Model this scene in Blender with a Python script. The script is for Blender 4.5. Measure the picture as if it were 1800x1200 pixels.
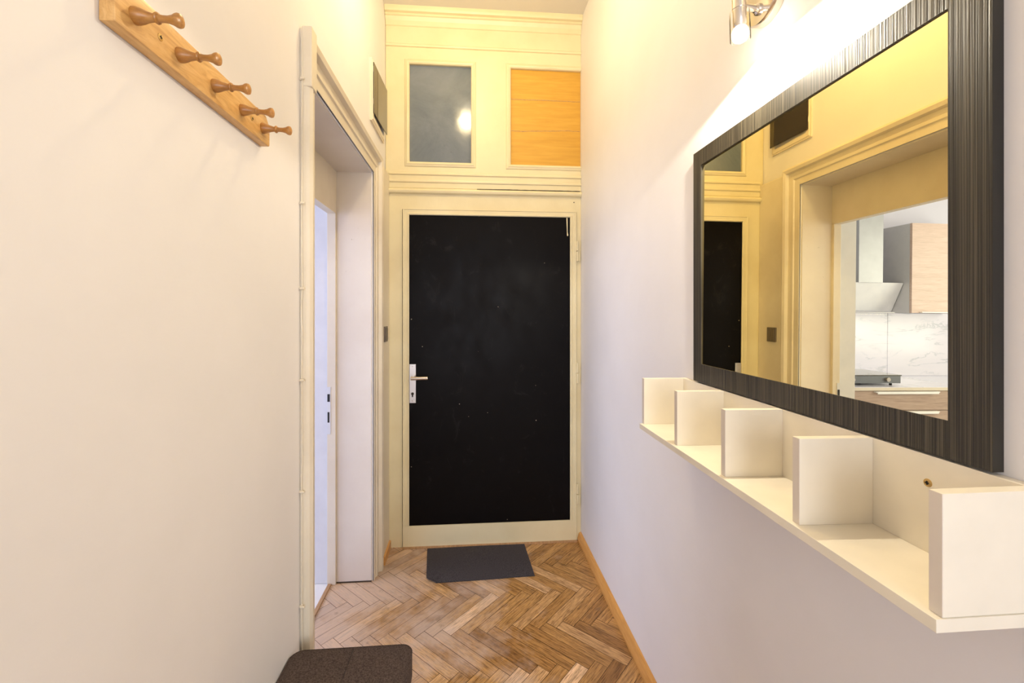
import bpy, bmesh, math, random
from mathutils import Vector, Matrix
R = math.radians
random.seed(7)
for o in list(bpy.data.objects): bpy.data.objects.remove(o)
scn = bpy.context.scene
col = scn.collection

# ------------------------------------------------------------------ camera
F_PX, CX, CY = 768.0, 888.0, 547.0
cam = bpy.data.cameras.new('camera'); camo = bpy.data.objects.new('camera', cam); col.objects.link(camo)
camo.location = (0, 0, 1.45)
camo.rotation_euler = (R(90), 0, -math.atan((CX - 827.0) / F_PX))
cam.sensor_fit = 'HORIZONTAL'; cam.sensor_width = 36.0; cam.lens = F_PX / 1800 * 36
cam.shift_x = (900 - CX) / 1800.0; cam.shift_y = -(600 - CY) / 1800.0
cam.clip_start = 0.02
scn.camera = camo

# ------------------------------------------------------------------ world, lights, exposure
w = bpy.data.worlds.new('world'); scn.world = w; w.use_nodes = True
w.node_tree.nodes['Background'].inputs[0].default_value = (0.80, 0.88, 1.0, 1)
w.node_tree.nodes['Background'].inputs[1].default_value = 1.0
scn.view_settings.view_transform = 'Standard'; scn.view_settings.look = 'None'
scn.view_settings.gamma = 1.0; scn.view_settings.use_curve_mapping = False
scn.view_settings.exposure = 0.12

def light(name, kind, loc, rot, power, color, **kw):
    l = bpy.data.lights.new(name, kind); l.energy = power; l.color = color
    for k, v in kw.items(): setattr(l, k, v)
    o = bpy.data.objects.new(name, l); o.location = loc; o.rotation_euler = rot; col.objects.link(o); return o

COOL = (0.67, 0.74, 1.0)
WARM = (1.0, 0.78, 0.42)
# daylight through the kitchen windows (far side of the kitchen) and through the window behind the camera
light('kitchen_window_daylight', 'AREA', (-3.93, 1.6, 1.75), (0, R(-90), 0), 85, COOL, shape='RECTANGLE', size=1.5, size_y=2.2)
light('kitchen_side_daylight', 'AREA', (-2.4, -0.42, 1.75), (R(90), 0, 0), 20, (0.62, 0.63, 1.0), shape='RECTANGLE', size=1.6, size_y=1.5)
light('rear_window_daylight', 'AREA', (0.05, -2.45, 1.45), (R(90), 0, 0), 43, (0.86, 0.90, 1.0), shape='RECTANGLE', size=1.0, size_y=1.9)
# warm lamps and an added upward fill
light('ceiling_lamp_light', 'POINT', (-0.03, 1.76, 3.06), (0, 0, 0), 19, WARM, shadow_soft_size=0.05)
light('sconce_light', 'SPOT', (0.622, 0.97, 2.072), (R(-5), 0, 0), 23, (1.0, 0.90, 0.72), spot_size=R(172), spot_blend=0.09, shadow_soft_size=0.012)
light('added_upward_fill', 'SPOT', (0.60, 0.40, 2.30), (R(160), R(20), 0), 16, (1.0, 0.78, 0.38), spot_size=R(160), spot_blend=0.4, shadow_soft_size=0.03)  # unseen fill added to warm the upper walls; no fixture belongs to it
light('hood_light', 'AREA', (-1.98, 3.50, 1.455), (0, 0, 0), .6, (0.75, 0.85, 1.0), shape='RECTANGLE', size=0.4, size_y=0.05)

# ------------------------------------------------------------------ material helpers
class NT:
    def __init__(s, name):
        s.m = bpy.data.materials.new(name); s.m.use_nodes = True
        s.t = s.m.node_tree; s.b = s.t.nodes['Principled BSDF']
    def n(s, typ, **kw):
        nd = s.t.nodes.new(typ)
        for k, v in kw.items():
            if k in ('inp',):
                for kk, vv in v.items(): nd.inputs[kk].default_value = vv
            else: setattr(nd, k, v)
        return nd
    def l(s, a, b): s.t.links.new(a, b)
    def coord(s, kind='Object', scale=(1, 1, 1), rot=(0, 0, 0)):
        tc = s.n('ShaderNodeTexCoord'); mp = s.n('ShaderNodeMapping')
        mp.inputs['Scale'].default_value = scale; mp.inputs['Rotation'].default_value = rot
        s.l(tc.outputs[kind], mp.inputs[0]); return mp.outputs[0]
    def noise(s, vec, scale, detail=4, rough=.55, dist=0):
        nd = s.n('ShaderNodeTexNoise', inp={'Scale': scale, 'Detail': detail, 'Roughness': rough, 'Distortion': dist})
        s.l(vec, nd.inputs['Vector']); return nd.outputs['Fac']
    def ramp(s, fac, stops):
        r = s.n('ShaderNodeValToRGB'); cr = r.color_ramp
        while len(cr.elements) < len(stops): cr.elements.new(0.5)
        for e, (p, c) in zip(cr.elements, stops):
            e.position = p; e.color = (*c, 1) if len(c) == 3 else c
        s.l(fac, r.inputs[0]); return r.outputs[0]
    def mix(s, fac, a, b, mode='MIX'):
        m = s.n('ShaderNodeMix', data_type='RGBA', blend_type=mode)
        for sock, v in ((m.inputs[0], fac), (m.inputs[6], a), (m.inputs[7], b)):
            if isinstance(v, bpy.types.NodeSocket): s.l(v, sock)
            elif isinstance(v, (int, float)): sock.default_value = v
            else: sock.default_value = (*v, 1)
        return m.outputs[2]
    def bump(s, h, strength=.2, dist=.002):
        b = s.n('ShaderNodeBump', inp={'Strength': strength, 'Distance': dist}); s.l(h, b.inputs['Height'])
        s.l(b.outputs[0], s.b.inputs['Normal'])
    def base(s, v):
        if isinstance(v, bpy.types.NodeSocket): s.l(v, s.b.inputs['Base Color'])
        else: s.b.inputs['Base Color'].default_value = (*v, 1)
        return s
    def p(s, **kw):
        for k, v in kw.items(): s.b.inputs[k.replace('_', ' ')].default_value = v
        return s

def mat_plaster(name, c, c2, bump=.25):
    k = NT(name); v = k.coord(); f = k.noise(v, 2.2, 5)
    g = k.noise(v, 24, 4); k.base(k.ramp(f, [(.35, c2), (.65, c)])); k.p(Roughness=.62)
    v2 = k.coord(scale=(9, 9, 45)); h = k.n('ShaderNodeMath', operation='ADD')
    k.l(g, h.inputs[0]); k.l(k.noise(v2, 1.2, 3), h.inputs[1]); k.bump(h.outputs[0], bump, .0012); return k.m
def mat_paint(name, c, c2, rough=.38, dirt=True):
    k = NT(name); v = k.coord(); cc = k.ramp(k.noise(v, 3.5, 5), [(.35, c2), (.6, c)])
    if dirt:
        sp = k.noise(v, 70, 3, .7); m = k.ramp(sp, [(.70, (0, 0, 0)), (.76, (1, 1, 1))])
        mk = k.ramp(k.noise(v, 4, 2), [(.52, (0, 0, 0)), (.62, (1, 1, 1))])
        both = k.mix(1.0, m, mk, 'MULTIPLY'); cc = k.mix(both, cc, (c2[0]*.55, c2[1]*.5, c2[2]*.42))
    k.base(cc); k.p(Roughness=rough); v2 = k.coord(scale=(12, 12, 3)); k.bump(k.noise(v2, 8, 4), .18, .002); return k.m
def mat_plain(name, c, rough=.5, metal=0, **kw):
    k = NT(name); v = k.coord(); c2 = tuple(x*.93 for x in c)
    k.base(k.ramp(k.noise(v, 12, 3), [(.3, c2), (.7, c)])); k.p(Roughness=rough, Metallic=metal, **kw); return k.m
def mat_wood(name, light_c, mid, dark, scale, gscale=14, rough=.45, rot=(0, 0, 0), dist=1.2, bump=.15):
    k = NT(name); v = k.coord(scale=scale, rot=rot)
    a = k.noise(v, gscale, 6, .62, dist)
    c = k.ramp(a, [(.28, dark), (.48, mid), (.68, light_c)])
    b = k.noise(v, gscale*4, 3, .5); c = k.mix(.22, c, k.ramp(b, [(.35, dark), (.65, light_c)]))
    k.base(c); k.p(Roughness=rough); k.bump(a, bump, .001); return k.m

M = {}
M['wall'] = mat_plaster('plaster_white', (.85, .82, .80), (.81, .78, .76))
M['wall_white'] = mat_plaster('plaster_kitchen', (.74, .74, .88), (.72, .72, .86), .1)
M['ceiling'] = mat_plaster('ceiling_plaster', (.74, .70, .64), (.71, .67, .61), .15)
M['cream'] = mat_paint('ivory_gloss_paint', (.79, .70, .45), (.74, .64, .39))
M['casing'] = mat_paint('casing_paint', (.80, .72, .57), (.74, .65, .50))
M['reveal'] = mat_paint('reveal_paint', (.77, .70, .60), (.73, .65, .55), .5)
M['gap'] = mat_plain('dark_gap', (.05, .03, .015), .8)

def herring_mat():
    k = NT('worn_herringbone_oak')
    at = k.n('ShaderNodeAttribute', attribute_name='tone'); sp = k.n('ShaderNodeSeparateColor'); k.l(at.outputs['Color'], sp.inputs[0])
    tc = k.n('ShaderNodeTexCoord'); mp = k.n('ShaderNodeMapping'); mp.inputs['Scale'].default_value = (5, 55, 1); k.l(tc.outputs['UV'], mp.inputs[0])
    g = k.noise(mp.outputs[0], 1.6, 7, .68, .8)
    mp2 = k.n('ShaderNodeMapping'); mp2.inputs['Scale'].default_value = (14, 240, 1); k.l(tc.outputs['UV'], mp2.inputs[0])
    g2 = k.noise(mp2.outputs[0], 1.2, 4, .6)
    base = k.ramp(sp.outputs[0], [(0, (.33, .165, .048)), (.3, (.46, .245, .075)), (.6, (.58, .335, .12)), (.85, (.68, .43, .205)), (1, (.86, .60, .36))])
    grain = k.ramp(g, [(.28, (.38, .31, .25)), (.46, (.84, .80, .76)), (.66, (1.2, 1.17, 1.13))])
    c = k.mix(1.0, base, grain, 'MULTIPLY')
    pores = k.ramp(g2, [(.36, (.38, .30, .24)), (.50, (1, 1, 1))]); c = k.mix(.85, c, pores, 'MULTIPLY')
    ov = k.coord(); sx = k.n('ShaderNodeSeparateXYZ'); k.l(ov, sx.inputs[0]); mm = k.n('ShaderNodeMath', operation='MULTIPLY_ADD'); k.l(sx.outputs[0], mm.inputs[0]); mm.inputs[1].default_value = -.32
    k.l(k.noise(ov, 3.4, 5, .65), mm.inputs[2]); wear = k.ramp(mm.outputs[0], [(.42, (0, 0, 0)), (.68, (1, 1, 1))])
    c = k.mix(k.mix(1.0, wear, (.62, .62, .62), 'MULTIPLY'), c, (.68, .54, .44))
    st = k.ramp(k.noise(ov, 9, 5, .7), [(.60, (0, 0, 0)), (.72, (1, 1, 1))]); c = k.mix(k.mix(1.0, st, (.55, .55, .55), 'MULTIPLY'), c, (.16, .10, .055))
    k.base(c); r = k.ramp(k.noise(ov, 6, 3), [(.3, (.34,)*3), (.7, (.58,)*3)]); k.l(r, k.b.inputs['Roughness'])
    k.bump(g, .25, .0012); return k.m
M['floor'] = herring_mat()
M['tile'] = mat_plain('pale_kitchen_floor', (.80, .79, .78), .35)
M['oakstrip'] = mat_wood('varnished_oak_strip', (.74, .40, .13), (.66, .33, .09), (.54, .25, .06), (14, 1.2, 14), 6, .4, bump=.05)
M['threshold'] = mat_wood('threshold_oak', (.55, .33, .17), (.42, .24, .11), (.26, .14, .06), (14, 1.2, 14), 6, .5)
M['pine'] = mat_wood('varnished_pine', (.76, .48, .19), (.66, .37, .12), (.44, .21, .055), (10, 1.6, 9), 4.2, .33, dist=2.8, bump=.05)
M['peg'] = mat_wood('turned_beech_peg', (.52, .26, .07), (.42, .19, .042), (.30, .12, .026), (3, 12, 12), 6, .3, bump=.03)

def ribbed():
    k = NT('ribbed_wenge_veneer')
    v = k.coord(scale=(1, 210, .9)); a = k.noise(v, 1.6, 3, .5, .5)
    v2 = k.coord(scale=(1, 420, 1.6)); b = k.noise(v2, 1.2, 2, .5)
    ad = k.n('ShaderNodeMath', operation='ADD'); k.l(a, ad.inputs[0]); ml = k.n('ShaderNodeMath', operation='MULTIPLY'); k.l(b, ml.inputs[0]); ml.inputs[1].default_value = .6
    k.l(ml.outputs[0], ad.inputs[1])
    k.base(k.ramp(ad.outputs[0], [(.60, (.010, .008, .005)), (.78, (.026, .021, .013)), (.92, (.072, .060, .038))]))
    k.p(Roughness=.5); k.bump(ad.outputs[0], .5, .0018); return k.m
M['ribbed'] = ribbed()
k = NT('warm_tinted_mirror'); k.base((.985, .85, .46)); k.p(Metallic=1.0, Roughness=0.0); M['mirror'] = k.m  # yellow tint puts the warmth of the hall light into the reflection
M['melamine'] = mat_plain('cream_white_melamine', (.85, .78, .64), .42)
M['melamine_edge'] = mat_plain('cream_edge_band', (.72, .64, .54), .45)
M['chrome'] = mat_plain('brushed_nickel', (.80, .74, .66), .18, 1.0)
M['steel'] = mat_plain('satin_steel', (.66, .62, .58), .32, 1.0)
M['brass'] = mat_plain('brass_screw', (.62, .42, .16), .3, 1.0)
M['dark'] = mat_plain('dark_hole', (.015, .012, .01), .7)

def black_panel():
    k = NT('black_lacquer_worn'); v = k.coord()
    vo = k.n('ShaderNodeTexVoronoi', inp={'Scale': 17.0}); k.l(v, vo.inputs['Vector'])
    ds = k.ramp(vo.outputs['Distance'], [(.035, (1, 1, 1)), (.055, (0, 0, 0))])
    pick = k.n('ShaderNodeSeparateColor'); k.l(vo.outputs['Color'], pick.inputs[0])
    pk = k.ramp(pick.outputs[0], [(.80, (0, 0, 0)), (.82, (1, 1, 1))]); sp = k.mix(1.0, ds, pk, 'MULTIPLY')
    sv = k.coord(scale=(2.2, 1, 1.3)); sc = k.ramp(k.noise(sv, 3.0, 5, .7, 2.5), [(.60, (0, 0, 0)), (.70, (1, 1, 1))])
    c = k.mix(k.mix(1.0, sc, (.30, .30, .30), 'MULTIPLY'), (.005, .004, .0038), (.030, .027, .026))
    c = k.mix(sp, c, (.5, .42, .3)); k.base(c)
    rr = k.ramp(k.noise(sv, 5, 4), [(.3, (.30,)*3), (.7, (.48,)*3)]); k.l(rr, k.b.inputs['Roughness']); k.p(Specular_IOR_Level=.07)
    k.bump(k.noise(v, 5, 3), .12, .004); return k.m
M['black'] = black_panel()
def transom_glass():
    k = NT('painted_over_glass'); v = k.coord()
    c = k.ramp(k.noise(v, 3.0, 6, .7, .6), [(.3, (.10, .13, .16)), (.7, (.19, .215, .25))])
    d = k.ramp(k.noise(v, 60, 3, .7), [(.66, (0, 0, 0)), (.75, (1, 1, 1))]); c = k.mix(k.mix(1.0, d, (.35,)*3, 'MULTIPLY'), c, (.06, .07, .07))
    k.base(c); rr = k.ramp(k.noise(v, 12, 5, .7), [(.3, (.07,)*3), (.7, (.20,)*3)]); k.l(rr, k.b.inputs['Roughness'])
    k.bump(k.noise(k.coord(scale=(1, 1, .5)), 14, 5), .12, .003); return k.m
M['transom'] = transom_glass()
def plywood():
    k = NT('stained_plywood'); v = k.coord(scale=(1.4, 1, 16)); a = k.noise(v, 3.2, 6, .6, .5)
    c = k.ramp(a, [(.25, (.56, .29, .030)), (.55, (.64, .35, .042)), (.8, (.70, .40, .06))])
    k.base(c); k.p(Roughness=.5); k.bump(a, .05, .0006); return k.m
M['ply'] = plywood()
def fabric(name, a, b, sc):
    k = NT(name); v = k.coord()
    w1 = k.n('ShaderNodeTexWave', bands_direction='X', inp={'Scale': sc, 'Distortion': 1.2, 'Detail': 2, 'Detail Scale': 3}); k.l(v, w1.inputs[0])
    w2 = k.n('ShaderNodeTexWave', bands_direction='Y', inp={'Scale': sc, 'Distortion': 1.2, 'Detail': 2, 'Detail Scale': 3}); k.l(v, w2.inputs[0])
    x = k.mix(1.0, w1.outputs[0], w2.outputs[0], 'MULTIPLY'); n = k.ramp(k.noise(v, 260, 3, .7), [(.35, (0,)*3), (.68, (1,)*3)])
    f = k.mix(.6, x, n); c = k.ramp(f, [(.1, a), (.8, b)]); k.base(c); k.p(Roughness=.9, Specular_IOR_Level=.2); k.bump(f, .5, .0012); return k.m
M['mat'] = fabric('charcoal_mat_weave', (.030, .026, .030), (.105, .092, .095), 110)
M['pouf'] = fabric('dark_brown_upholstery', (.035, .024, .021), (.135, .10, .088), 120)
k = NT('smoked_glass'); k.base((.035, .022, .012)); k.p(Roughness=.03, Specular_IOR_Level=.9); M['smoked'] = k.m
k = NT('lamp_bulb_glow'); k.base((1, 1, 1)); k.b.inputs['Emission Color'].default_value = (1, .86, .62, 1); k.p(Emission_Strength=34.0); M['bulb'] = k.m
k = NT('ceiling_bulb_glow'); k.base((1, 1, 1)); k.b.inputs['Emission Color'].default_value = (1, .85, .6, 1); k.p(Emission_Strength=10.0); M['bulb2'] = k.m
def clearglass():
    k = NT('clear_lamp_glass'); t = k.t; out = t.nodes['Material Output']
    tr = k.n('ShaderNodeBsdfTransparent'); gl = k.n('ShaderNodeBsdfGlossy', inp={'Roughness': .05}); fr = k.n('ShaderNodeFresnel', inp={'IOR': 1.06})
    mx = k.n('ShaderNodeMixShader'); k.l(fr.outputs[0], mx.inputs[0]); k.l(tr.outputs[0], mx.inputs[1]); k.l(gl.outputs[0], mx.inputs[2]); k.l(mx.outputs[0], out.inputs[0]); return k.m
M['lampglass'] = clearglass()
M['oakfront'] = mat_wood('ash_brown_front', (.50, .38, .31), (.42, .30, .24), (.31, .21, .165), (1.2, 10, 14), 3.4, .45, bump=.05)
M['oakupper'] = mat_wood('pale_ash_front', (.72, .56, .50), (.65, .49, .43), (.55, .40, .34), (1.2, 10, 14), 3.4, .45, bump=.05)
M['carcass'] = mat_plain('grey_carcass', (.66, .66, .71), .5)
M['handle_w'] = mat_plain('white_metal_handle', (.9, .9, .9), .3)
M['hobgrey'] = mat_plain('grey_metal_hob', (.17, .18, .20), .35, .4)
M['chim'] = mat_plain('grey_painted_metal', (.42, .43, .47), .4, .3)
M['hood'] = mat_plain('white_hood_glass', (.88, .89, .95), .3)
def marble():
    k = NT('white_marble_slab'); v = k.coord(scale=(1, 1, 4.2)); n = k.noise(v, 1.5, 7, .60, .9)
    r = k.ramp(n, [(.475, (.77, .76, .90)), (.50, (.58, .59, .68)), (.525, (.77, .76, .90))])
    m = k.ramp(k.noise(v, 2.4, 2), [(.45, (0,)*3), (.6, (1,)*3)]); k.base(k.mix(m, (.79, .78, .92), r)); k.p(Roughness=.22); return k.m
M['marble'] = marble()
M['white'] = mat_plain('white_paint', (.74, .74, .75), .45)
M['switch'] = mat_plain('brown_grey_switch', (.15, .115, .085), .4)
k = NT('window_pane'); k.base((.9, .95, 1)); k.p(Roughness=.02, Transmission_Weight=1.0, IOR=1.1); M['pane'] = k.m

# ------------------------------------------------------------------ mesh helpers
def box(bm, a, b, bev=0):
    x0, y0, z0 = [min(p, q) for p, q in zip(a, b)]; x1, y1, z1 = [max(p, q) for p, q in zip(a, b)]
    g = bmesh.new(); vs = [g.verts.new(p) for p in ((x0,y0,z0),(x1,y0,z0),(x1,y1,z0),(x0,y1,z0),(x0,y0,z1),(x1,y0,z1),(x1,y1,z1),(x0,y1,z1))]
    for f in ((0,3,2,1),(4,5,6,7),(0,1,5,4),(1,2,6,5),(2,3,7,6),(3,0,4,7)): g.faces.new([vs[i] for i in f])
    if bev: bmesh.ops.bevel(g, geom=g.edges[:], offset=bev, segments=2, affect='EDGES', profile=.6)
    merge(bm, g)
def merge(bm, g):
    me = bpy.data.meshes.new('tmp'); g.to_mesh(me); g.free(); bm.from_mesh(me); bpy.data.meshes.remove(me)
def poly_prism(bm, pts, vec, bev=0):
    g = bmesh.new(); v = Vector(vec)
    a = [g.verts.new(p) for p in pts]; b = [g.verts.new(Vector(p) + v) for p in pts]
    g.faces.new(a); g.faces.new(b[::-1]); n = len(a)
    for i in range(n): g.faces.new((a[i], b[i], b[(i+1) % n], a[(i+1) % n]))
    bmesh.ops.recalc_face_normals(g, faces=g.faces[:])
    if bev: bmesh.ops.bevel(g, geom=g.edges[:], offset=bev, segments=2, affect='EDGES', profile=.6)
    merge(bm, g)
def lathe(bm, prof, mat4, seg=28, close=True):
    g = bmesh.new(); rings = []
    for r, h in prof:
        if r < 1e-5: rings.append([g.verts.new(mat4 @ Vector((0, 0, h)))])
        else: rings.append([g.verts.new(mat4 @ Vector((r*math.cos(2*math.pi*i/seg), r*math.sin(2*math.pi*i/seg), h))) for i in range(seg)])
    for A, B in zip(rings, rings[1:]):
        for i in range(seg):
            a, b = A[i % len(A)], A[(i+1) % len(A)] if len(A) > 1 else A[0]
            c, d = B[(i+1) % len(B)] if len(B) > 1 else B[0], B[i % len(B)]
            vs = []
            for q in (a, b, c, d):
                if q not in vs: vs.append(q)
            if len(vs) > 2: g.faces.new(vs)
    if close:
        for Rg in (rings[0], rings[-1]):
            if len(Rg) > 2:
                try: g.faces.new(Rg)
                except ValueError: pass
    bmesh.ops.recalc_face_normals(g, faces=g.faces[:]); merge(bm, g)
def align(p, d):
    d = Vector(d).normalized(); return Matrix.Translation(p) @ d.to_track_quat('Z', 'Y').to_matrix().to_4x4()
def cyl(bm, p, q, r, seg=24, bev=0):
    p, q = Vector(p), Vector(q); h = (q-p).length
    pr = [(0, 0), (r, 0), (r, h), (0, h)] if not bev else [(0, 0), (r-bev, 0), (r, bev), (r, h-bev), (r-bev, h), (0, h)]
    lathe(bm, pr, align(p, q-p), seg, False)
def tube(bm, pts, r, seg=8):
    for a, b in zip(pts, pts[1:]): cyl(bm, a, b, r, seg)
def sweep(bm, path, prof, plane, closed=False):
    """path: 2-D points of the inner edge; prof: (outward offset, height off the wall); plane(u, v, h) -> 3-D. Mitred corners. Path runs clockwise round the opening."""
    g = bmesh.new(); n = len(path); rings = []
    P = [Vector(p) for p in path]
    def nrm(a, b): d = (b-a).normalized(); return Vector((-d.y, d.x))
    for i in range(n):
        if closed or 0 < i < n-1:
            n1 = nrm(P[(i-1) % n], P[i]); n2 = nrm(P[i], P[(i+1) % n]); m = (n1+n2); m = m / m.dot(n1)
        else: m = nrm(P[0], P[1]) if i == 0 else nrm(P[-2], P[-1])
        rings.append([g.verts.new(plane(P[i].x + m.x*o, P[i].y + m.y*o, h)) for o, h in prof])
    for i in range(n if closed else n-1):
        A, B = rings[i], rings[(i+1) % n]
        for j in range(len(prof)-1): g.faces.new((A[j], A[j+1], B[j+1], B[j]))
        g.faces.new((A[-1], A[0], B[0], B[-1]))
    if not closed:
        g.faces.new(rings[0]); g.faces.new(rings[-1][::-1])
    bmesh.ops.recalc_face_normals(g, faces=g.faces[:]); merge(bm, g)

def obj(name, bm, m, parent=None, smooth=False, label=None):
    me = bpy.data.meshes.new(name); bmesh.ops.recalc_face_normals(bm, faces=bm.faces[:]); bm.to_mesh(me); bm.free()
    o = bpy.data.objects.new(name, me); col.objects.link(o)
    for mm in (m if isinstance(m, list) else [m]): me.materials.append(mm)
    if parent:
        o.parent = parent; o.matrix_parent_inverse = Matrix.Translation(-parent.location)
    if smooth:
        for p in me.polygons: p.use_smooth = True
        me.set_sharp_from_angle(angle=R(38)) if hasattr(me, 'set_sharp_from_angle') else None
    if label: o['label'] = label
    return o
def struct(name, bm, m, label=None, **kw):
    o = obj(name, bm, m, **kw); o['kind'] = 'structure'
    if label: o['label'] = label
    return o
def thing(name, label, cat, loc=(0, 0, 0), group=None):
    o = bpy.data.objects.new(name, None); o.location = loc; col.objects.link(o)
    o.empty_display_size = .05; o['label'] = label; o['category'] = cat
    if group: o['group'] = group
    return o
def tag(o, label, cat, group=None):
    o['label'] = label; o['category'] = cat
    if group: o['group'] = group
    return o
B = bmesh.new
def boxes(name, items, m, parent=None, bev=0, **kw):
    bm = B()
    for a, b in items: box(bm, a, b, bev)
    return obj(name, bm, m, parent, **kw)

# ------------------------------------------------------------------ room shell
XR, XL, YE, ZC = .70, -.52, 2.73, 3.30           # right wall, left wall, end wall, ceiling
YB = -2.6                                         # wall behind the camera
XK = -.864                                        # kitchen face of the left wall
OY0, OY1 = 1.50, 2.402                            # doorway to the kitchen
def st(name, items, m, label=None):
    bm = B()
    for a, b in items: box(bm, a, b)
    return struct(name, bm, m, label)

# herringbone floor: strips 0.35 x 0.05 m at 45 degrees
def clip(poly, axis, val, keep_less):
    out = []
    for i in range(len(poly)):
        a, b = poly[i], poly[(i+1) % len(poly)]
        ia = (a[axis] <= val) == keep_less; ib = (b[axis] <= val) == keep_less
        if ia: out.append(a)
        if ia != ib:
            t = (val - a[axis]) / (b[axis] - a[axis]); out.append(tuple(a[k] + t*(b[k]-a[k]) for k in range(len(a))))
    return out
def make_floor():
    W, n = .0566, 6; th = R(46.2); O = (-.088, 1.967)
    cu, su = math.cos(th), math.sin(th)
    g = bmesh.new(); uv = g.loops.layers.uv.new('UVMap'); cl = g.loops.layers.float_color.new('tone')
    rnd = random.Random(21)
    x0, x1, y0, y1 = -.752, XR, YB, YE + .02
    seen = set(); N = 75
    for i in range(-N, N):
        for j in range(-N, N):
            m = (i + j) % (2*n)
            if m < n: key = (0, i-m, j); r = (i-m, j, n, 1)
            else: key = (1, i, j-(m-n)); r = (i, j-(m-n), 1, n)
            if key in seen: continue
            seen.add(key); u0, v0, du, dv = r
            gp = .0055/W*.16
            cs = [(u0+gp, v0+gp), (u0+du-gp, v0+gp), (u0+du-gp, v0+dv-gp), (u0+gp, v0+dv-gp)]
            hor = key[0] == 0; ou, ov = rnd.random()*40, rnd.random()*40
            tone = min(1, max(0, rnd.gauss(.44, .2)))
            if key == (0, 0, 0): tone = 1.0
            if rnd.random() < .06: tone = min(1, tone + .35)
            tint = rnd.random()
            P = []
            for (u, v) in cs:
                x = O[0] + W*(u*cu - v*su); y = O[1] + W*(u*su + v*cu)
                lu, lv = ((u-u0), (v-v0)) if hor else ((v-v0), (u-u0))
                P.append((x, y, lu*W + ou, lv*W + ov))
            if max(p[0] for p in P) < x0 or min(p[0] for p in P) > x1 or max(p[1] for p in P) < y0 or min(p[1] for p in P) > y1: continue
            for ax, val, less in ((0, x0, False), (0, x1, True), (1, y0, False), (1, y1, True)):
                P = clip(P, ax, val, less)
                if len(P) < 3: break
            if len(P) < 3: continue
            dz = rnd.uniform(-.0003, .0003)
            vs = [g.verts.new((p[0], p[1], dz)) for p in P]; f = g.faces.new(vs)
            if f.normal.z < 0: f.normal_flip()
            f.normal_update()
            if f.normal.z < 0: f.normal_flip()
            d = {v: p for v, p in zip(vs, P)}
            for lp in f.loops: lp[uv].uv = d[lp.vert][2:]; lp[cl] = (tone, tint, 0, 1)
            f.material_index = 0
    h = bmesh.new(); box(h, (x0, y0, -.12), (x1, y1, -.0012))
    for f in h.faces: f.material_index = 1
    merge(g, h)
    me = bpy.data.meshes.new('floor'); g.to_mesh(me); g.free(); me.materials.append(M['floor']); me.materials.append(M['gap'])
    o = bpy.data.objects.new('floor', me); col.objects.link(o); o['kind'] = 'structure'; o['label'] = 'worn oak herringbone parquet floor'
make_floor()
st('floor', [((-4.2, -.7, -.12), (-.752, 3.9, -.002))], M['tile'], 'pale kitchen floor seen through the doorway')
st('ceiling', [((-4.2, YB-.2, ZC), (XR+.2, 3.95, ZC+.12))], M['ceiling'], 'cream grey plaster ceiling')
st('wall_right', [((XR, YB-.2, -.12), (XR+.2, YE+.3, ZC))], M['wall'], 'white plastered wall behind the mirror and shelf')
# left wall: solid thickness split round the doorway
ZH = 2.20
st('wall_left', [((XL, YB, -.12), (XK, OY0, ZC)), ((XL, OY1, -.12), (XK, YE+.3, ZC)), ((XL, OY0, ZH), (XK, OY1, ZC))], [M['wall']], 'white plastered wall with the coat rack')
# wall behind the camera with a tall window opening
st('wall_rear', [((XL, YB-.2, -.12), (-.48, YB, ZC)), ((.58, YB-.2, -.12), (XR, YB, ZC)), ((-.48, YB-.2, -.12), (.58, YB, .45)), ((-.48, YB-.2, 2.45), (.58, YB, ZC))], M['wall'])
st('wall_end', [((XK, YE+.035, -.12), (XR, YE+.25, ZC))], M['gap'], 'wall that carries the entrance door')
# kitchen shell
st('wall_kitchen_back', [((-4.2, 3.7, -.12), (XK, 3.9, ZC))], M['wall_white'])
st('wall_kitchen_far', [((-4.2, -.7, -.12), (-4.0, .75, ZC)), ((-4.2, 2.45, -.12), (-4.0, 3.7, ZC)), ((-4.2, .75, -.12), (-4.0, 2.45, .6)), ((-4.2, .75, 2.9), (-4.0, 2.45, ZC))], M['wall_white'])
st('wall_kitchen_near', [((-4.0, -.7, -.12), (-3.25, -.5, ZC)), ((-1.55, -.7, -.12), (XK, -.5, ZC)), ((-3.25, -.7, -.12), (-1.55, -.5, .95)), ((-3.25, -.7, 2.55), (-1.55, -.5, ZC))], M['wall_white'])
# kitchen-side lining of the doorway: white skin over reveal, wooden frame with head panel
st('trim_2', [((-.757, OY1-.003, 0), (XK-.004, OY1+.004, 2.06)), ((XK-.004, OY1, 0), (XK, 3.7, ZC)), ((-.757, OY0, 2.06), (XK-.004, OY1, 2.2)), ((XK-.004, -.5, 0), (XK, OY0, ZC)), ((XK-.004, OY0, 2.06), (XK, OY1, ZC))], M['white'], 'white painted inner reveal of the kitchen doorway')

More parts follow.
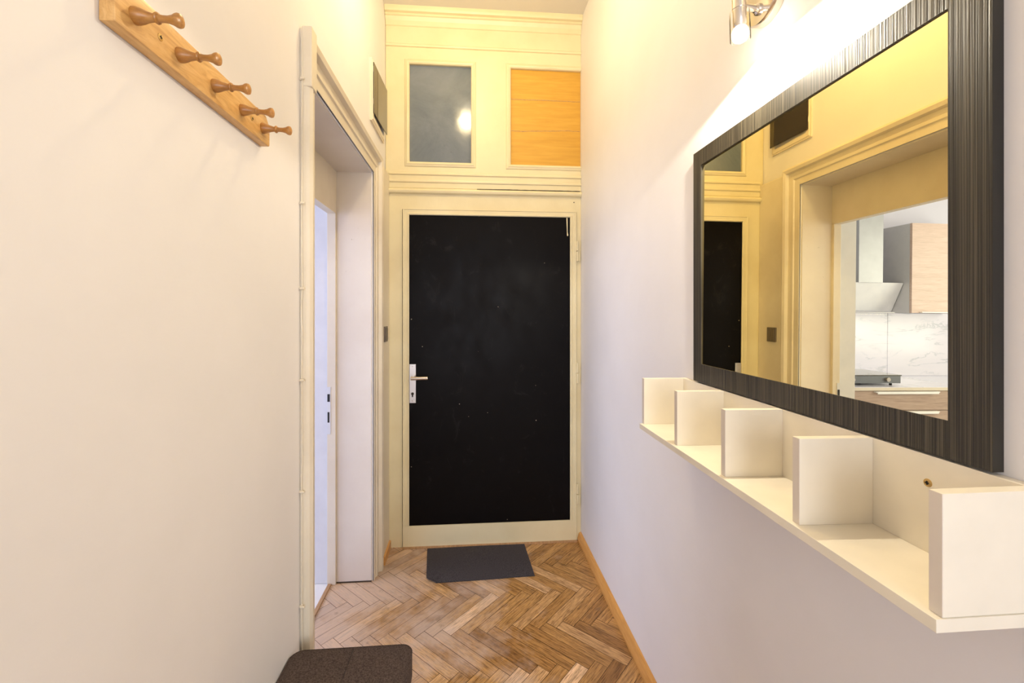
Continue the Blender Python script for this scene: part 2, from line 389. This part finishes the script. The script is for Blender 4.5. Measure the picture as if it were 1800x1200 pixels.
# ---------------- doorway lining, casing
st('trim_3', [((XL-.012, OY1-.006, 0), (-.713, OY1+.002, ZH)), ((XL-.012, OY0-.002, 0), (-.713, OY0+.006, ZH)), ((XL-.012, OY0, ZH-.006), (-.713, OY1, ZH+.002))], M['reveal'], 'painted panel reveals of the kitchen doorway')
bm = B()
box(bm, (-.713, OY0+.004, 1.97), (-.757, OY1-.004, 2.20))
box(bm, (-.713, OY1-.022, 0), (-.757, OY1+.002, 1.975), .002); box(bm, (-.713, OY0-.002, 0), (-.757, OY0+.022, 1.975), .002)
fr = struct('door_2', bm, M['casing'], 'cream wooden door frame inside the kitchen doorway, without its leaf')
bm = B(); box(bm, (-.738, OY1-.0245, .80), (-.757, OY1-.0215, 1.05)); sp = obj('strike_plate', bm, M['white'], fr)
bm = B(); box(bm, (-.742, OY1-.026, .972), (-.754, OY1-.0235, 1.012)); box(bm, (-.744, OY1-.026, .862), (-.753, OY1-.0235, .917)); obj('latch_hole', bm, M['dark'], sp)
pl_left = lambda u, v, h: Vector((XL + h, u, v))
bm = B()
prof = [(0, -.004), (0, .003), (.035, .005), (.040, .011), (.055, .012), (.060, .008), (.078, .010), (.083, .028), (.100, .033), (.112, .027), (.116, .018), (.116, -.004)]
sweep(bm, [(OY0, 0), (OY0, ZH), (OY1, ZH), (OY1, 0)], prof, pl_left)
casing = struct('trim_4', bm, M['casing'], 'moulded ivory casing round the kitchen doorway')
bm = B(); box(bm, (XL+.004, OY0-.118, 2.14), (XL+.035, OY0-.07, 2.325), .004); obj('corner_block', bm, M['casing'], casing)
bm = B(); box(bm, (XL+.0, OY1+.112, 0), (XL+.024, YE, 2.285), .008); struct('trim_5', bm, M['casing'], 'thick painted plaster strip between doorway casing and end wall')
st('trim_6', [((-.752, OY0+.02, -.01), (-.735, OY1-.02, .008))], M['threshold'], 'dark wooden threshold strip')
bm = B(); poly_prism(bm, [(XL+.022, 2.54, 0), (XL+.034, 2.54, 0), (XL+.034, 2.54, .045), (XL+.022, 2.54, .05)], (0, YE-2.54-.004, 0)); struct('baseboard_left', bm, M['oakstrip'])
bm = B(); poly_prism(bm, [(XR-.024, YB, 0), (XR-.024, YB, .014), (XR-.014, YB, .046), (XR-.003, YB, .052), (XR, YB, .052), (XR, YB, 0)], (0, YE-YB-.004, 0)); struct('baseboard_right', bm, M['oakstrip'], 'orange oak baseboard along the right wall')

st('trim_11', [((XL-.01, OY1-.010, -.001), (-.713, OY1-.004, .006))], M['gap'], 'dark gap under the far doorway reveal')

# ---------------- end wall joinery
pl_end = lambda u, v, h: Vector((u, YE - h, v))
def hstrip(bm, x0, x1, prof):     # prof: (proud, z)
    poly_prism(bm, [(x0, YE - a, z) for a, z in prof], (x1-x0, 0, 0))
XA, XB = XL + .002, XR - .001
bm = B()
# face boards left open where the panes and the door sit
for a, b in (((XA, 3.003), (XB, 3.30)), ((XA, 2.30), (XB, 2.34)), ((XA, 2.34), (-.385, 3.003)), ((.018, 2.34), (.238, 3.003)),
             ((XA, 2.078), (XB, 2.30)), ((XA, 0), (-.418, 2.078)), ((.672, 0), (XB, 2.078))):
    box(bm, (a[0], YE-.002, a[1]), (b[0], YE+.03, b[1]))
struct('trim_7', bm, M['cream'], 'ivory painted panelling of the end wall')
bm = B(); hstrip(bm, XA, XB, [(0, 3.30), (.052, 3.30), (.05, 3.282), (.046, 3.27), (.030, 3.266), (.030, 3.256), (.022, 3.252), (.012, 3.232), (.008, 3.205), (.0, 3.20)])
hstrip(bm, XA, XB, [(0, 3.098), (.006, 3.096), (.012, 3.088), (.011, 3.078), (0, 3.074)])
struct('trim_8', bm, M['cream'], 'ivory cornice and bead above the transom panes')
bm = B()
hstrip(bm, XA+.02, XB, [(0, 2.309), (.008, 2.308), (.012, 2.300), (.012, 2.292), (.004, 2.289), (.004, 2.262), (.010, 2.260), (.012, 2.253), (.011, 2.246), (.004, 2.243), (.004, 2.211), (0, 2.209)])
hstrip(bm, XA+.02, XB, [(0, 2.205), (.012, 2.2055), (.022, 2.200), (.026, 2.190), (.022, 2.179), (.012, 2.173), (0, 2.172)])
rail = struct('trim_9', bm, M['cream'], 'stepped ivory rail between door and transom')
bm = B(); pts = []
N = 26
up = []; lo = []
for i in range(N+1):
    x = .04 + (.69-.04)*i/N; t = .0015 + .0022*abs(math.sin(i*1.7))*min(1, i/8)
    up.append((x, YE-.0155, 2.2075 + t*.6)); lo.append((x, YE-.0155, 2.2075 - t*.5))
poly_prism(bm, up + lo[::-1], (0, .012, 0)); obj('crack', bm, M['dark'], rail, label='dark open crack above the roll moulding')
tprof = [(0, -.012), (0, .006), (.006, .012), (.013, .0145), (.020, .010), (.026, .008), (.031, .001), (.031, -.004)]
def transom(n, x0, x1, z0, z1, m, pane_label, label, cut=False):
    bm = B()
    if cut: sweep(bm, [(x1, z0), (x0, z0), (x0, z1), (x1, z1)], tprof, pl_end)
    else: sweep(bm, [(x0, z0), (x0, z1), (x1, z1), (x1, z0)], tprof, pl_end, True)
    o = struct('window_%d' % n, bm, M['cream'], label)
    bm = B(); box(bm, (x0-.015, YE+.010, z0-.015), (x1+(.0 if cut else .015), YE+.016, z1+.015)); obj('pane', bm, m, o, label=pane_label); return o
transom(1, -.374, .004, 2.371, 2.972, M['transom'], 'dull blue grey glass pane', 'left transom light with a blue grey glass pane')
w2 = transom(2, .252, XR-.001, 2.369, 2.972, M['ply'], 'orange plywood sheet of three boards', 'right transom light closed with orange plywood', True)
for zz in (2.585, 2.785):
    bm = B(); up = []; lo = []
    rr = random.Random(int(zz*100)); dz = 0
    for i in range(31):
        x = .253 + (.695-.253)*i/30; dz += rr.uniform(-.0018, .0018); t = rr.uniform(.0012, .0024)
        up.append((x, YE+.0088, zz+dz+t)); lo.append((x, YE+.0088, zz+dz-t))
    poly_prism(bm, up + lo[::-1], (0, .001, 0)); obj('seam', bm, M['threshold'], w2)

# ---------------- entrance door
XD0, XD1, ZD = -.414, .669, 2.074
bm = B()
for a, b in (((XD0, .004), (-.375, ZD)), ((.627, .004), (XD1, ZD)), ((-.375, 2.042), (.627, ZD)), ((-.375, .004), (.627, .132))):
    box(bm, (a[0], YE-.012, a[1]), (b[0], YE+.02, b[1]))
dprof = [(0, 0.0), (0, .010), (.003, .016), (.008, .017), (.012, .013), (.014, .0125), (.030, .0125), (.033, .016), (.038, .016), (.039, .012), (.039, 0)]
sweep(bm, [(-.375, .132), (-.375, 2.042), (.627, 2.042), (.627, .132)], dprof, lambda u, v, h: Vector((u, YE-h, v)))
door = struct('door_1', bm, M['cream'], 'entrance door with ivory frame and black lacquered panel')
bm = B(); box(bm, (-.380, YE-.006, .128), (.632, YE+.012, 2.046)); pan = obj('door_panel', bm, M['black'], door, label='black lacquered panel with scuffs and paint specks')
bm = B(); poly_prism(bm, [(.604, YE-.0085, 2.041), (.612, YE-.0085, 2.041), (.6125, YE-.0085, 1.95), (.617, YE-.0085, 1.932), (.613, YE-.0085, 1.924), (.608, YE-.0085, 1.93), (.6075, YE-.0085, 1.96)], (0, .0025, 0), .0008)
obj('paint_drip', bm, M['cream'], pan, label='cream paint drip in the upper corner')
bm = B(); box(bm, (-.373, YE-.016, .888), (-.334, YE-.008, 1.126), .001); lp = obj('lock_plate', bm, M['steel'], door, label='long satin steel lock plate')
bm = B(); cyl(bm, (-.353, YE-.014, 1.045), (-.353, YE-.058, 1.045), .0085); cyl(bm, (-.360, YE-.058, 1.045), (-.257, YE-.058, 1.046), .0115, bev=.001)
obj('lever_handle', bm, M['chrome'], lp, smooth=True)
bm = B(); cyl(bm, (-.354, YE-.0155, .945), (-.354, YE-.0185, .945), .0085); box(bm, (-.358, YE-.0185, .925), (-.350, YE-.0155, .942), .002); obj('lock_cylinder', bm, M['dark'], lp, smooth=True)
for z in (1.112, .902):
    bm = B(); cyl(bm, (-.354, YE-.0155, z), (-.354, YE-.0175, z), .0035, 14); obj('screw', bm, M['chrome'], lp)
for z in (1.83, 1.06, .295):
    bm = B(); cyl(bm, (.674, YE-.014, z-.065), (.674, YE-.014, z-.002), .0065, bev=.002); cyl(bm, (.674, YE-.014, z+.002), (.674, YE-.014, z+.065), .0065, bev=.002)
    box(bm, (.655, YE-.014, z+.004), (.674, YE-.011, z+.06)); box(bm, (.674, YE-.014, z-.06), (.69, YE-.004, z-.004)); obj('hinge', bm, M['cream'], door, smooth=True)
st('trim_10', [((XD0, YE-.03, .0), (XD1, YE+.02, .006))], M['threshold'], 'thin wooden sill under the entrance door')
bm = B(); cyl(bm, (.654, YE-.0021, 2.14), (.654, YE-.0035, 2.14), .0035, 12); obj('nail_hole', bm, M['dark'], rail)

# ---------------- rear window frame and kitchen windows (behind the camera or out of view; they let the daylight in)
def window(n, c, wy, wz, axis):
    x, y, z = c; bm = B(); t = .05
    for s in (-1, 1):
        for a0, a1, z0, z1 in ((s*wy/2 - (t if s > 0 else 0), s*wy/2 + (t if s < 0 else 0), -wz/2, wz/2),):
            if axis == 'x': box(bm, (x-.03, y+a0, z+z0), (x+.03, y+a1, z+z1))
            else: box(bm, (x+a0, y-.03, z+z0), (x+a1, y+.03, z+z1))
        zz0 = z + s*wz/2 - (t if s > 0 else 0)
        if axis == 'x': box(bm, (x-.03, y-wy/2, zz0), (x+.03, y+wy/2, zz0+t))
        else: box(bm, (x-wy/2, y-.03, zz0), (x+wy/2, y+.03, zz0+t))
    if axis == 'x': box(bm, (x-.025, y-.025, z-wz/2), (x+.025, y+.025, z+wz/2))
    else: box(bm, (x-.025, y-.025, z-wz/2), (x+.025, y+.025, z+wz/2))
    struct('window_%d' % n, bm, M['white'], 'white window frame letting in daylight')
window(3, (.05, YB-.1, 1.45), 1.06, 2.0, 'y')
window(4, (-4.1, 1.6, 1.75), 1.7, 2.3, 'x')
window(5, (-2.4, -.6, 1.75), 1.7, 1.6, 'y')

# ------------------------------------------------------------------ wall mirror
mt = thing('wall_mirror', 'large rectangular mirror in a dark ribbed wood frame on the right wall', 'mirror', (XR, .88, 1.59))
MY0, MY1, MZ0, MZ1 = .521, 1.293, 1.2385, 1.932; IY0, IY1, IZ0, IZ1 = .575, 1.250, 1.293, 1.885
bm = B()
for a, b in (((MY0, MZ0), (IY0, MZ1)), ((IY1, MZ0), (MY1, MZ1)), ((IY0, MZ0), (IY1, IZ0)), ((IY0, IZ1), (IY1, MZ1))):
    box(bm, (.6832, a[0], a[1]), (XR-.0005, b[0], b[1]))
bmesh.ops.remove_doubles(bm, verts=bm.verts[:], dist=1e-5)
obj('mirror_frame', bm, M['ribbed'], mt)
a, p = R(-.18), R(-.3); nv = Vector((math.cos(a)*math.cos(p), math.sin(a)*math.cos(p), math.sin(p))); P0 = Vector((.6865, .9, 1.59))
def gx(y, z): return P0.x - ((y-P0.y)*nv.y + (z-P0.z)*nv.z)/nv.x
bm = B(); c4 = [(IY0-.004, IZ0-.004), (IY1+.004, IZ0-.004), (IY1+.004, IZ1+.004), (IY0-.004, IZ1+.004)]
poly_prism(bm, [(gx(y, z), y, z) for y, z in c4], (.004, 0, 0)); obj('mirror_glass', bm, M['mirror'], mt, label='silvered mirror glass, tinted yellow for the warm hall light')

# ------------------------------------------------------------------ wall shelf with upright dividers
sh = thing('wall_shelf', 'cream white wall shelf with five upright dividers below the mirror', 'shelf', (XR, .92, 1.08))
SY0, SY1, SZ, ST = .471, 1.374, 1.088, 1.2345
bm = B(); box(bm, (.545, SY0, SZ-.016), (XR-.0005, SY1, SZ), .0008); obj('bottom_board', bm, M['melamine'], sh)
bm = B(); box(bm, (.684, SY0, SZ), (XR-.0005, SY1, ST), .0008); obj('back_board', bm, M['melamine'], sh)
for yf in (.473, .698, .914, 1.137, 1.362):
    bm = B(); sl = math.tan(R(2.4)); x0, x1 = .556, .684; tk = .0155; yi = yf - (x1-x0)*sl
    if yf < .48: yi = yf
    poly_prism(bm, [(x0, yf, SZ), (x1, yi, SZ), (x1, yi+tk, SZ), (x0, yf+tk, SZ)], (0, 0, ST-SZ), .0009)
    dv = obj('divider', bm, M['melamine'], sh)
    bm = B(); box(bm, (x0-.0011, yf+.0002, SZ+.0003), (x0+.0004, yf+tk-.0002, ST-.0004)); obj('edge_band', bm, M['melamine_edge'], dv)
for y in (.603,):
    bm = B(); lathe(bm, [(0, 0), (.0062, 0), (.0058, .0012), (.0025, .0018), (.002, .0006), (0, .0006)], align((.684, y, 1.193), (-1, 0, 0)), 18, False)
    s = obj('screw', bm, M['brass'], sh, smooth=True, label='brass screw head')
    bm = B(); box(bm, (.6828, y-.003, 1.1923), (.6818, y+.003, 1.1937)); box(bm, (.6828, y-.0007, 1.190), (.6818, y+.0007, 1.196)); obj('screw_slot', bm, M['dark'], s)

# ------------------------------------------------------------------ sconce
sc = thing('wall_lamp', 'nickel wall spotlight with clear glass shade, lit, above the mirror', 'lamp', (XR, .965, 2.18))
bm = B(); lathe(bm, [(0, 0), (.062, 0), (.0635, .003), (.0635, .018), (.060, .024), (.03, .027), (0, .028)], align((XR-.0005, .972, 2.188), (-1, 0, 0)), 48, False)
obj('wall_plate', bm, M['chrome'], sc, smooth=True)
bm = B(); cyl(bm, (.674, .975, 2.158), (.632, .970, 2.158), .0075, bev=.001); lathe(bm, [(0, 0), (.013, 0), (.013, .006), (.008, .010)], align((.674, .975, 2.158), (-1, 0, 0)), 24, False)
obj('arm', bm, M['chrome'], sc, smooth=True)
mx = align((.622, .97, 2.205), (0, -.05, -1))
bm = B(); lathe(bm, [(0, 0), (.014, 0), (.0155, .003), (.0155, .056), (.0145, .060), (.0145, .092), (.010, .098), (0, .098)], mx, 32, False); obj('lamp_socket', bm, M['chrome'], sc, smooth=True)
bm = B(); lathe(bm, [(.0158, .058), (.0215, .060), (.0215, .128), (.0205, .128), (.0205, .061), (.0158, .060)], mx, 36, False); obj('glass_shade', bm, M['lampglass'], sc, smooth=True)
bm = B(); lathe(bm, [(0, .096), (.008, .096), (.014, .101), (.0178, .110), (.0182, .118), (.015, .127), (.008, .132), (0, .133)], mx, 24, False); obj('bulb', bm, M['bulb'], sc, smooth=True)
# ceiling lamp just above the frame (its glow shows in the transom pane)
cl = thing('ceiling_lamp', 'bare round bulb in a white ceiling holder, reflected in the transom pane', 'lamp', (-.03, 1.76, ZC))
bm = B(); lathe(bm, [(0, 0), (.045, 0), (.045, .012), (.022, .03), (.022, .10), (0, .10)], align((-.03, 1.76, ZC-.001), (0, 0, -1)), 28, False); obj('lamp_holder', bm, M['white'], cl, smooth=True)
bm = B(); lathe(bm, [(0, .10), (.014, .10), (.016, .12), (.028, .145), (.031, .165), (.025, .188), (.012, .198), (0, .20)], align((-.03, 1.76, ZC), (0, 0, -1)), 24, False); obj('bulb', bm, M['bulb2'], cl, smooth=True)

# ------------------------------------------------------------------ coat rack
cr = thing('coat_rack', 'pine coat rack board with five turned wooden pegs on the left wall', 'coat rack', (XL, .893, 1.89))
Y0, Y1, Z0, Z1 = .655, 1.131, 1.858, 1.927; xf = XL + .022
bm = B(); poly_prism(bm, [(XL+.0005, Y0, Z0), (XL+.0005, Y1-.004, Z0), (XL+.0005, Y1, Z0+.004), (XL+.0005, Y1, Z1-.020), (XL+.0005, Y1-.020, Z1), (XL+.0005, Y0+.020, Z1), (XL+.0005, Y0, Z1-.020)], (.0215, 0, 0), .0022)
obj('board', bm, M['pine'], cr, smooth=True)
pegprof = [(0, 0), (.0128, 0), (.0134, .003), (.0132, .008), (.0115, .015), (.0085, .023), (.0066, .032), (.0062, .036), (.0085, .0375), (.0092, .0395), (.0085, .0415), (.0060, .043), (.0054, .050), (.0058, .058), (.0078, .066), (.0104, .071), (.0112, .0745), (.0104, .078), (.006, .0805), (0, .081)]
pegprof = [(r*.93, h*.86) for r, h in pegprof]
for y in (.692, .792, .894, .997, 1.092):
    bm = B(); lathe(bm, pegprof, align((xf-.002, y, 1.890), (1, 0, -.07)), 26, False); obj('peg', bm, M['peg'], cr, smooth=True)
for y in (.745, 1.042):
    bm = B(); lathe(bm, [(0, 0), (.0058, 0), (.0055, .001), (.002, .0016), (.0015, .0004), (0, .0004)], align((xf, y, 1.891), (1, 0, 0)), 16, False); s = obj('screw', bm, M['brass'], cr, smooth=True)
    bm = B(); box(bm, (xf+.0008, y-.003, 1.8903), (xf+.0018, y+.003, 1.8917)); box(bm, (xf+.0008, y-.0007, 1.888), (xf+.0018, y+.0007, 1.894)); obj('screw_slot', bm, M['dark'], s)

# ------------------------------------------------------------------ smoked glass hatch high on the left wall
ht = thing('wall_hatch', 'small white framed hatch with smoked glass door high beside the transom', 'hatch', (XL, 2.47, 2.6))
bm = B(); sweep(bm, [(2.345, 2.475), (2.345, 2.735), (2.60, 2.735), (2.60, 2.475)], [(0, -.001), (0, .014), (.022, .014), (.027, .010), (.033, .010), (.033, -.001)], pl_left, True)
obj('hatch_frame', bm, M['casing'], ht)
bm = B(); poly_prism(bm, [(XL+.0145, 2.326, 2.488), (XL+.027, 2.622, 2.488), (XL+.031, 2.622, 2.488), (XL+.0185, 2.326, 2.488)], (0, 0, .262)); obj('glass_door', bm, M['smoked'], ht, label='dark smoked glass pane')
for q in range(2):
    bm = B(); cyl(bm, (XL+.012, 2.327, 2.53+q*.17), (XL+.012, 2.327, 2.56+q*.17), .004, 12); obj('hinge', bm, M['steel'], ht, smooth=True)

# ------------------------------------------------------------------ light switch
sw = thing('light_switch', 'small square brown grey light switch between doorway casing and end wall', 'switch', (XL+.024, 2.59, 1.315))
bm = B(); box(bm, (XL+.0235, 2.553, 1.273), (XL+.033, 2.632, 1.362), .003); obj('switch_plate', bm, M['switch'], sw)
bm = B(); box(bm, (XL+.032, 2.563, 1.283), (XL+.036, 2.591, 1.352), .0015); obj('rocker', bm, M['switch'], sw)
bm = B(); box(bm, (XL+.032, 2.594, 1.283), (XL+.036, 2.622, 1.352), .0015); obj('rocker', bm, M['switch'], sw)

# ------------------------------------------------------------------ painted cable down the casing
rr = random.Random(3); pts = [(XL+.0045 + rr.uniform(-.001, .003), OY0-.119 + rr.uniform(-.001, .001), z) for z in [0.01 + i*.076 for i in range(31)]]
bm = B(); tube(bm, pts, .0024, 8); cb = obj('cable', bm, M['casing'], None, smooth=True); tag(cb, 'thin painted cable running up the outer edge of the doorway casing', 'cable')
for z in (2.16, 1.78, 1.52, 1.24, .90, .55):
    bm = B(); cyl(bm, (XL+.004, OY0-.126, z), (XL+.016, OY0-.126, z), .0035, 12, .001); box(bm, (XL, OY0-.124, z-.004), (XL+.010, OY0-.116, z+.004), .001); obj('cable_clip', bm, M['casing'], cb)

# ------------------------------------------------------------------ doormat
def doormat():
    g = bmesh.new(); c = [(-.262, 2.692), (-.235, 2.348), (.351, 2.371), (.334, 2.705)]; nx, ny = 34, 22
    c0, c1, c2, c3 = [Vector((*q, 0)) for q in (c[1], c[2], c[3], c[0])]
    def P(u, v):
        p = c0*(1-u)*(1-v) + c1*u*(1-v) + c2*u*v + c3*(1-u)*v
        d = u*.6 + v*.37; z = .0045
        if d < .055:
            z += (.055-d)*.28; p += Vector((.25*(.055-d), .35*(.055-d), 0))
        z += .0012*math.sin(u*9)*math.sin(v*5+1)*(1 if 0 < v else 1); return p.x, p.y, max(.004, z)
    top = [[g.verts.new(P(i/nx, j/ny)) for i in range(nx+1)] for j in range(ny+1)]
    bot = [[g.verts.new((v.co.x, v.co.y, v.co.z-.0036)) for v in row] for row in top]
    for j in range(ny):
        for i in range(nx):
            g.faces.new((top[j][i], top[j][i+1], top[j+1][i+1], top[j+1][i])); g.faces.new((bot[j][i], bot[j+1][i], bot[j+1][i+1], bot[j][i+1]))
    for j in range(ny):
        for i in (0, nx): g.faces.new((top[j][i], top[j+1][i], bot[j+1][i], bot[j][i]))
    for i in range(nx):
        for j in (0, ny): g.faces.new((top[j][i], top[j][i+1], bot[j][i+1], bot[j][i]))
    return tag(obj('doormat', g, M['mat'], None, smooth=True), 'charcoal rectangular doormat lying before the entrance door', 'doormat')
doormat()

# ------------------------------------------------------------------ upholstered stool
so = thing('ottoman', 'dark brown fabric cube ottoman at the bottom left beside the left wall', 'ottoman', (-.343, 1.155, 0))
SX0, SX1, SYA, SYB, SH = -.517, -.169, .97, 1.322, .462
def rbox(x0, x1, y0, y1, z0, z1, r, bev, seg=6, dome=0):
    g = bmesh.new(); box(g, (x0, y0, z0), (x1, y1, z1))
    bmesh.ops.bevel(g, geom=[e for e in g.edges if abs(e.verts[0].co.z-e.verts[1].co.z) > .01], offset=r, segments=seg, affect='EDGES')
    bmesh.ops.bevel(g, geom=[e for e in g.edges if min(e.verts[0].co.z, e.verts[1].co.z) > z1-1e-4], offset=bev, segments=4, affect='EDGES')
    return g
bm = rbox(SX0+.006, SX1-.006, SYA+.006, SYB-.006, .02, .385, .03, .004); obj('ottoman_body', bm, M['pouf'], so, smooth=True)
# lid with a shallow seam groove down its middle
def rr_ring(inset, z, r=.034, seg=7):
    x0, x1, y0, y1 = SX0+inset, SX1-inset, SYA+inset, SYB-inset; r = max(r-inset*.6, .012); out = []
    for cx, cy, a0 in ((x1-r, y1-r, 0), (x0+r, y1-r, 90), (x0+r, y0+r, 180), (x1-r, y0+r, 270)):
        for i in range(seg+1):
            a = R(a0 + 90*i/seg); out.append((cx + r*math.cos(a), cy + r*math.sin(a), z))
    return out
g = bmesh.new(); rings = []
for ins, z in ((.004, .388), (0, .391), (0, SH-.012), (.0012, SH-.007), (.004, SH-.003), (.009, SH-.0005), (.03, SH+.001), (.08, SH+.002), (.14, SH+.0025)):
    rings.append([g.verts.new(p) for p in rr_ring(ins, z)])
for A, C_ in zip(rings, rings[1:]):
    for i in range(len(A)): g.faces.new((A[i], A[(i+1) % len(A)], C_[(i+1) % len(A)], C_[i]))
g.faces.new(rings[0][::-1]); g.faces.new(rings[-1])
lid = obj('ottoman_lid', g, M['pouf'], so, smooth=True)
bm = B(); tube(bm, rr_ring(.0015, SH-.0045) + rr_ring(.0015, SH-.0045)[:1], .0022, 8); obj('piping', bm, M['pouf'], lid, smooth=True)
bm = B(); xc = (SX0+SX1)/2
poly_prism(bm, [(xc-.0011, SYA+.02, SH+.0008), (xc+.0011, SYA+.02, SH+.0008), (xc+.0018, SYB-.10, SH+.0022), (xc+.0035, SYB-.012, SH+.0004), (xc+.0015, SYB-.012, SH+.0004), (xc-.0006, SYB-.10, SH+.0022)], (0, 0, .0008)); obj('seam', bm, M['dark'], lid)
for (x, y) in ((-.48, 1.01), (-.205, 1.01), (-.48, 1.285), (-.205, 1.285)):
    bm = B(); cyl(bm, (x, y, 0), (x, y, .022), .015, 16); obj('foot', bm, M['dark'], so)

# ------------------------------------------------------------------ kitchen seen in the mirror
def base_unit(x0, x1, label, hm=.04):
    t = thing('base_cabinet', label, 'cabinet', ((x0+x1)/2, 3.4, 0))
    bm = B(); box(bm, (x0+.001, 3.122, .10), (x1-.001, 3.695, .873)); box(bm, (x0+.001, 3.17, 0), (x1-.001, 3.65, .10)); obj('cabinet_body', bm, M['carcass'], t)
    for z0, z1 in ((.7235, .870), (.42, .7195), (.105, .416)):
        bm = B(); box(bm, (x0+.0015, 3.10, z0), (x1-.0015, 3.121, z1), .001); d = obj('drawer', bm, M['oakfront'], t)
        bm = B(); box(bm, (x0+hm, 3.076, z1-.010), (x1-hm, 3.101, z1-.002), .0015); box(bm, (x0+hm+.01, 3.074, z1-.020), (x1-hm-.01, 3.079, z1-.002), .0015); obj('drawer_handle', bm, M['handle_w'], d)
base_unit(-2.432, -1.432, 'wood fronted kitchen drawer cabinet with white handles reflected in the mirror', .24)
bm = B(); box(bm, (-2.44, 3.088, .874), (-1.42, 3.698, .8975), .001); wt = obj('worktop', bm, M['melamine_edge'], None)
tag(wt, 'pale kitchen worktop with marble top reflected in the mirror', 'worktop')
bm = B(); box(bm, (-2.44, 3.09, .8975), (-1.42, 3.698, .901)); obj('worktop_surface', bm, M['marble'], wt)
for x0, x1, l in ((-3.9, -2.378, 'white marble splashback panel below the wall cabinet'), (-2.375, -.9, 'white marble splashback panel behind the hob')):
    bm = B(); box(bm, (x0, 3.688, .902), (x1, 3.6995, 1.466), .0008); tag(obj('splashback', bm, M['marble'], None), l, 'splashback')
uc = thing('wall_cabinet', 'grey wall cabinet with pale wood door reflected in the mirror', 'cabinet', (-2.6, 3.55, 1.47))
bm = B(); box(bm, (-2.92, 3.411, 1.468), (-2.288, 3.699, 2.22), .001); obj('cabinet_body', bm, M['carcass'], uc)
bm = B(); box(bm, (-2.92, 3.390, 1.468), (-2.288, 3.410, 2.22), .001); d = obj('cabinet_door', bm, M['oakupper'], uc)
bm = B(); box(bm, (-2.88, 3.368, 1.470), (-2.36, 3.391, 1.478), .001); obj('door_handle', bm, M['handle_w'], d)
hd = thing('range_hood', 'white slanted range hood with square chimney reflected in the mirror', 'range hood', (-1.98, 3.6, 1.5))
bm = B(); poly_prism(bm, [(-1.68, 3.56, 1.484), (-1.68, 3.575, 1.478), (-1.68, 3.47, 1.722), (-1.68, 3.455, 1.722)], (-.602, 0, 0), .001); obj('hood_panel', bm, M['hood'], hd)
bm = B(); poly_prism(bm, [(-1.70, 3.575, 1.487), (-1.70, 3.699, 1.487), (-1.70, 3.699, 1.72), (-1.70, 3.476, 1.72)], (-.56, 0, 0)); box(bm, (-1.75, 3.45, 1.466), (-2.2, 3.55, 1.474)); obj('hood_body', bm, M['carcass'], hd)
bm = B(); box(bm, (-1.87, 3.45, 1.72), (-2.09, 3.699, 2.32), .002); obj('chimney', bm, M['chim'], hd)
hb = thing('hob', 'grey portable hob with chrome knob standing on the worktop in the mirror', 'hob', (-1.7, 3.3, .901))
bm = B(); box(bm, (-1.955, 3.16, .918), (-1.44, 3.50, .975), .002); obj('hob_body', bm, M['hobgrey'], hb)
bm = B(); box(bm, (-1.96, 3.155, .976), (-1.435, 3.505, .984), .002); obj('glass_top', bm, M['smoked'], hb)
for x in (-1.84, -1.55):
    bm = B(); cyl(bm, (x, 3.16, .948), (x, 3.142, .948), .017, 24, .002); obj('knob', bm, M['chrome'], hb, smooth=True)
for x in (-1.90, -1.49):
    for y in (3.19, 3.47):
        bm = B(); cyl(bm, (x, y, .901), (x, y, .919), .010, 12); obj('foot', bm, M['dark'], hb)
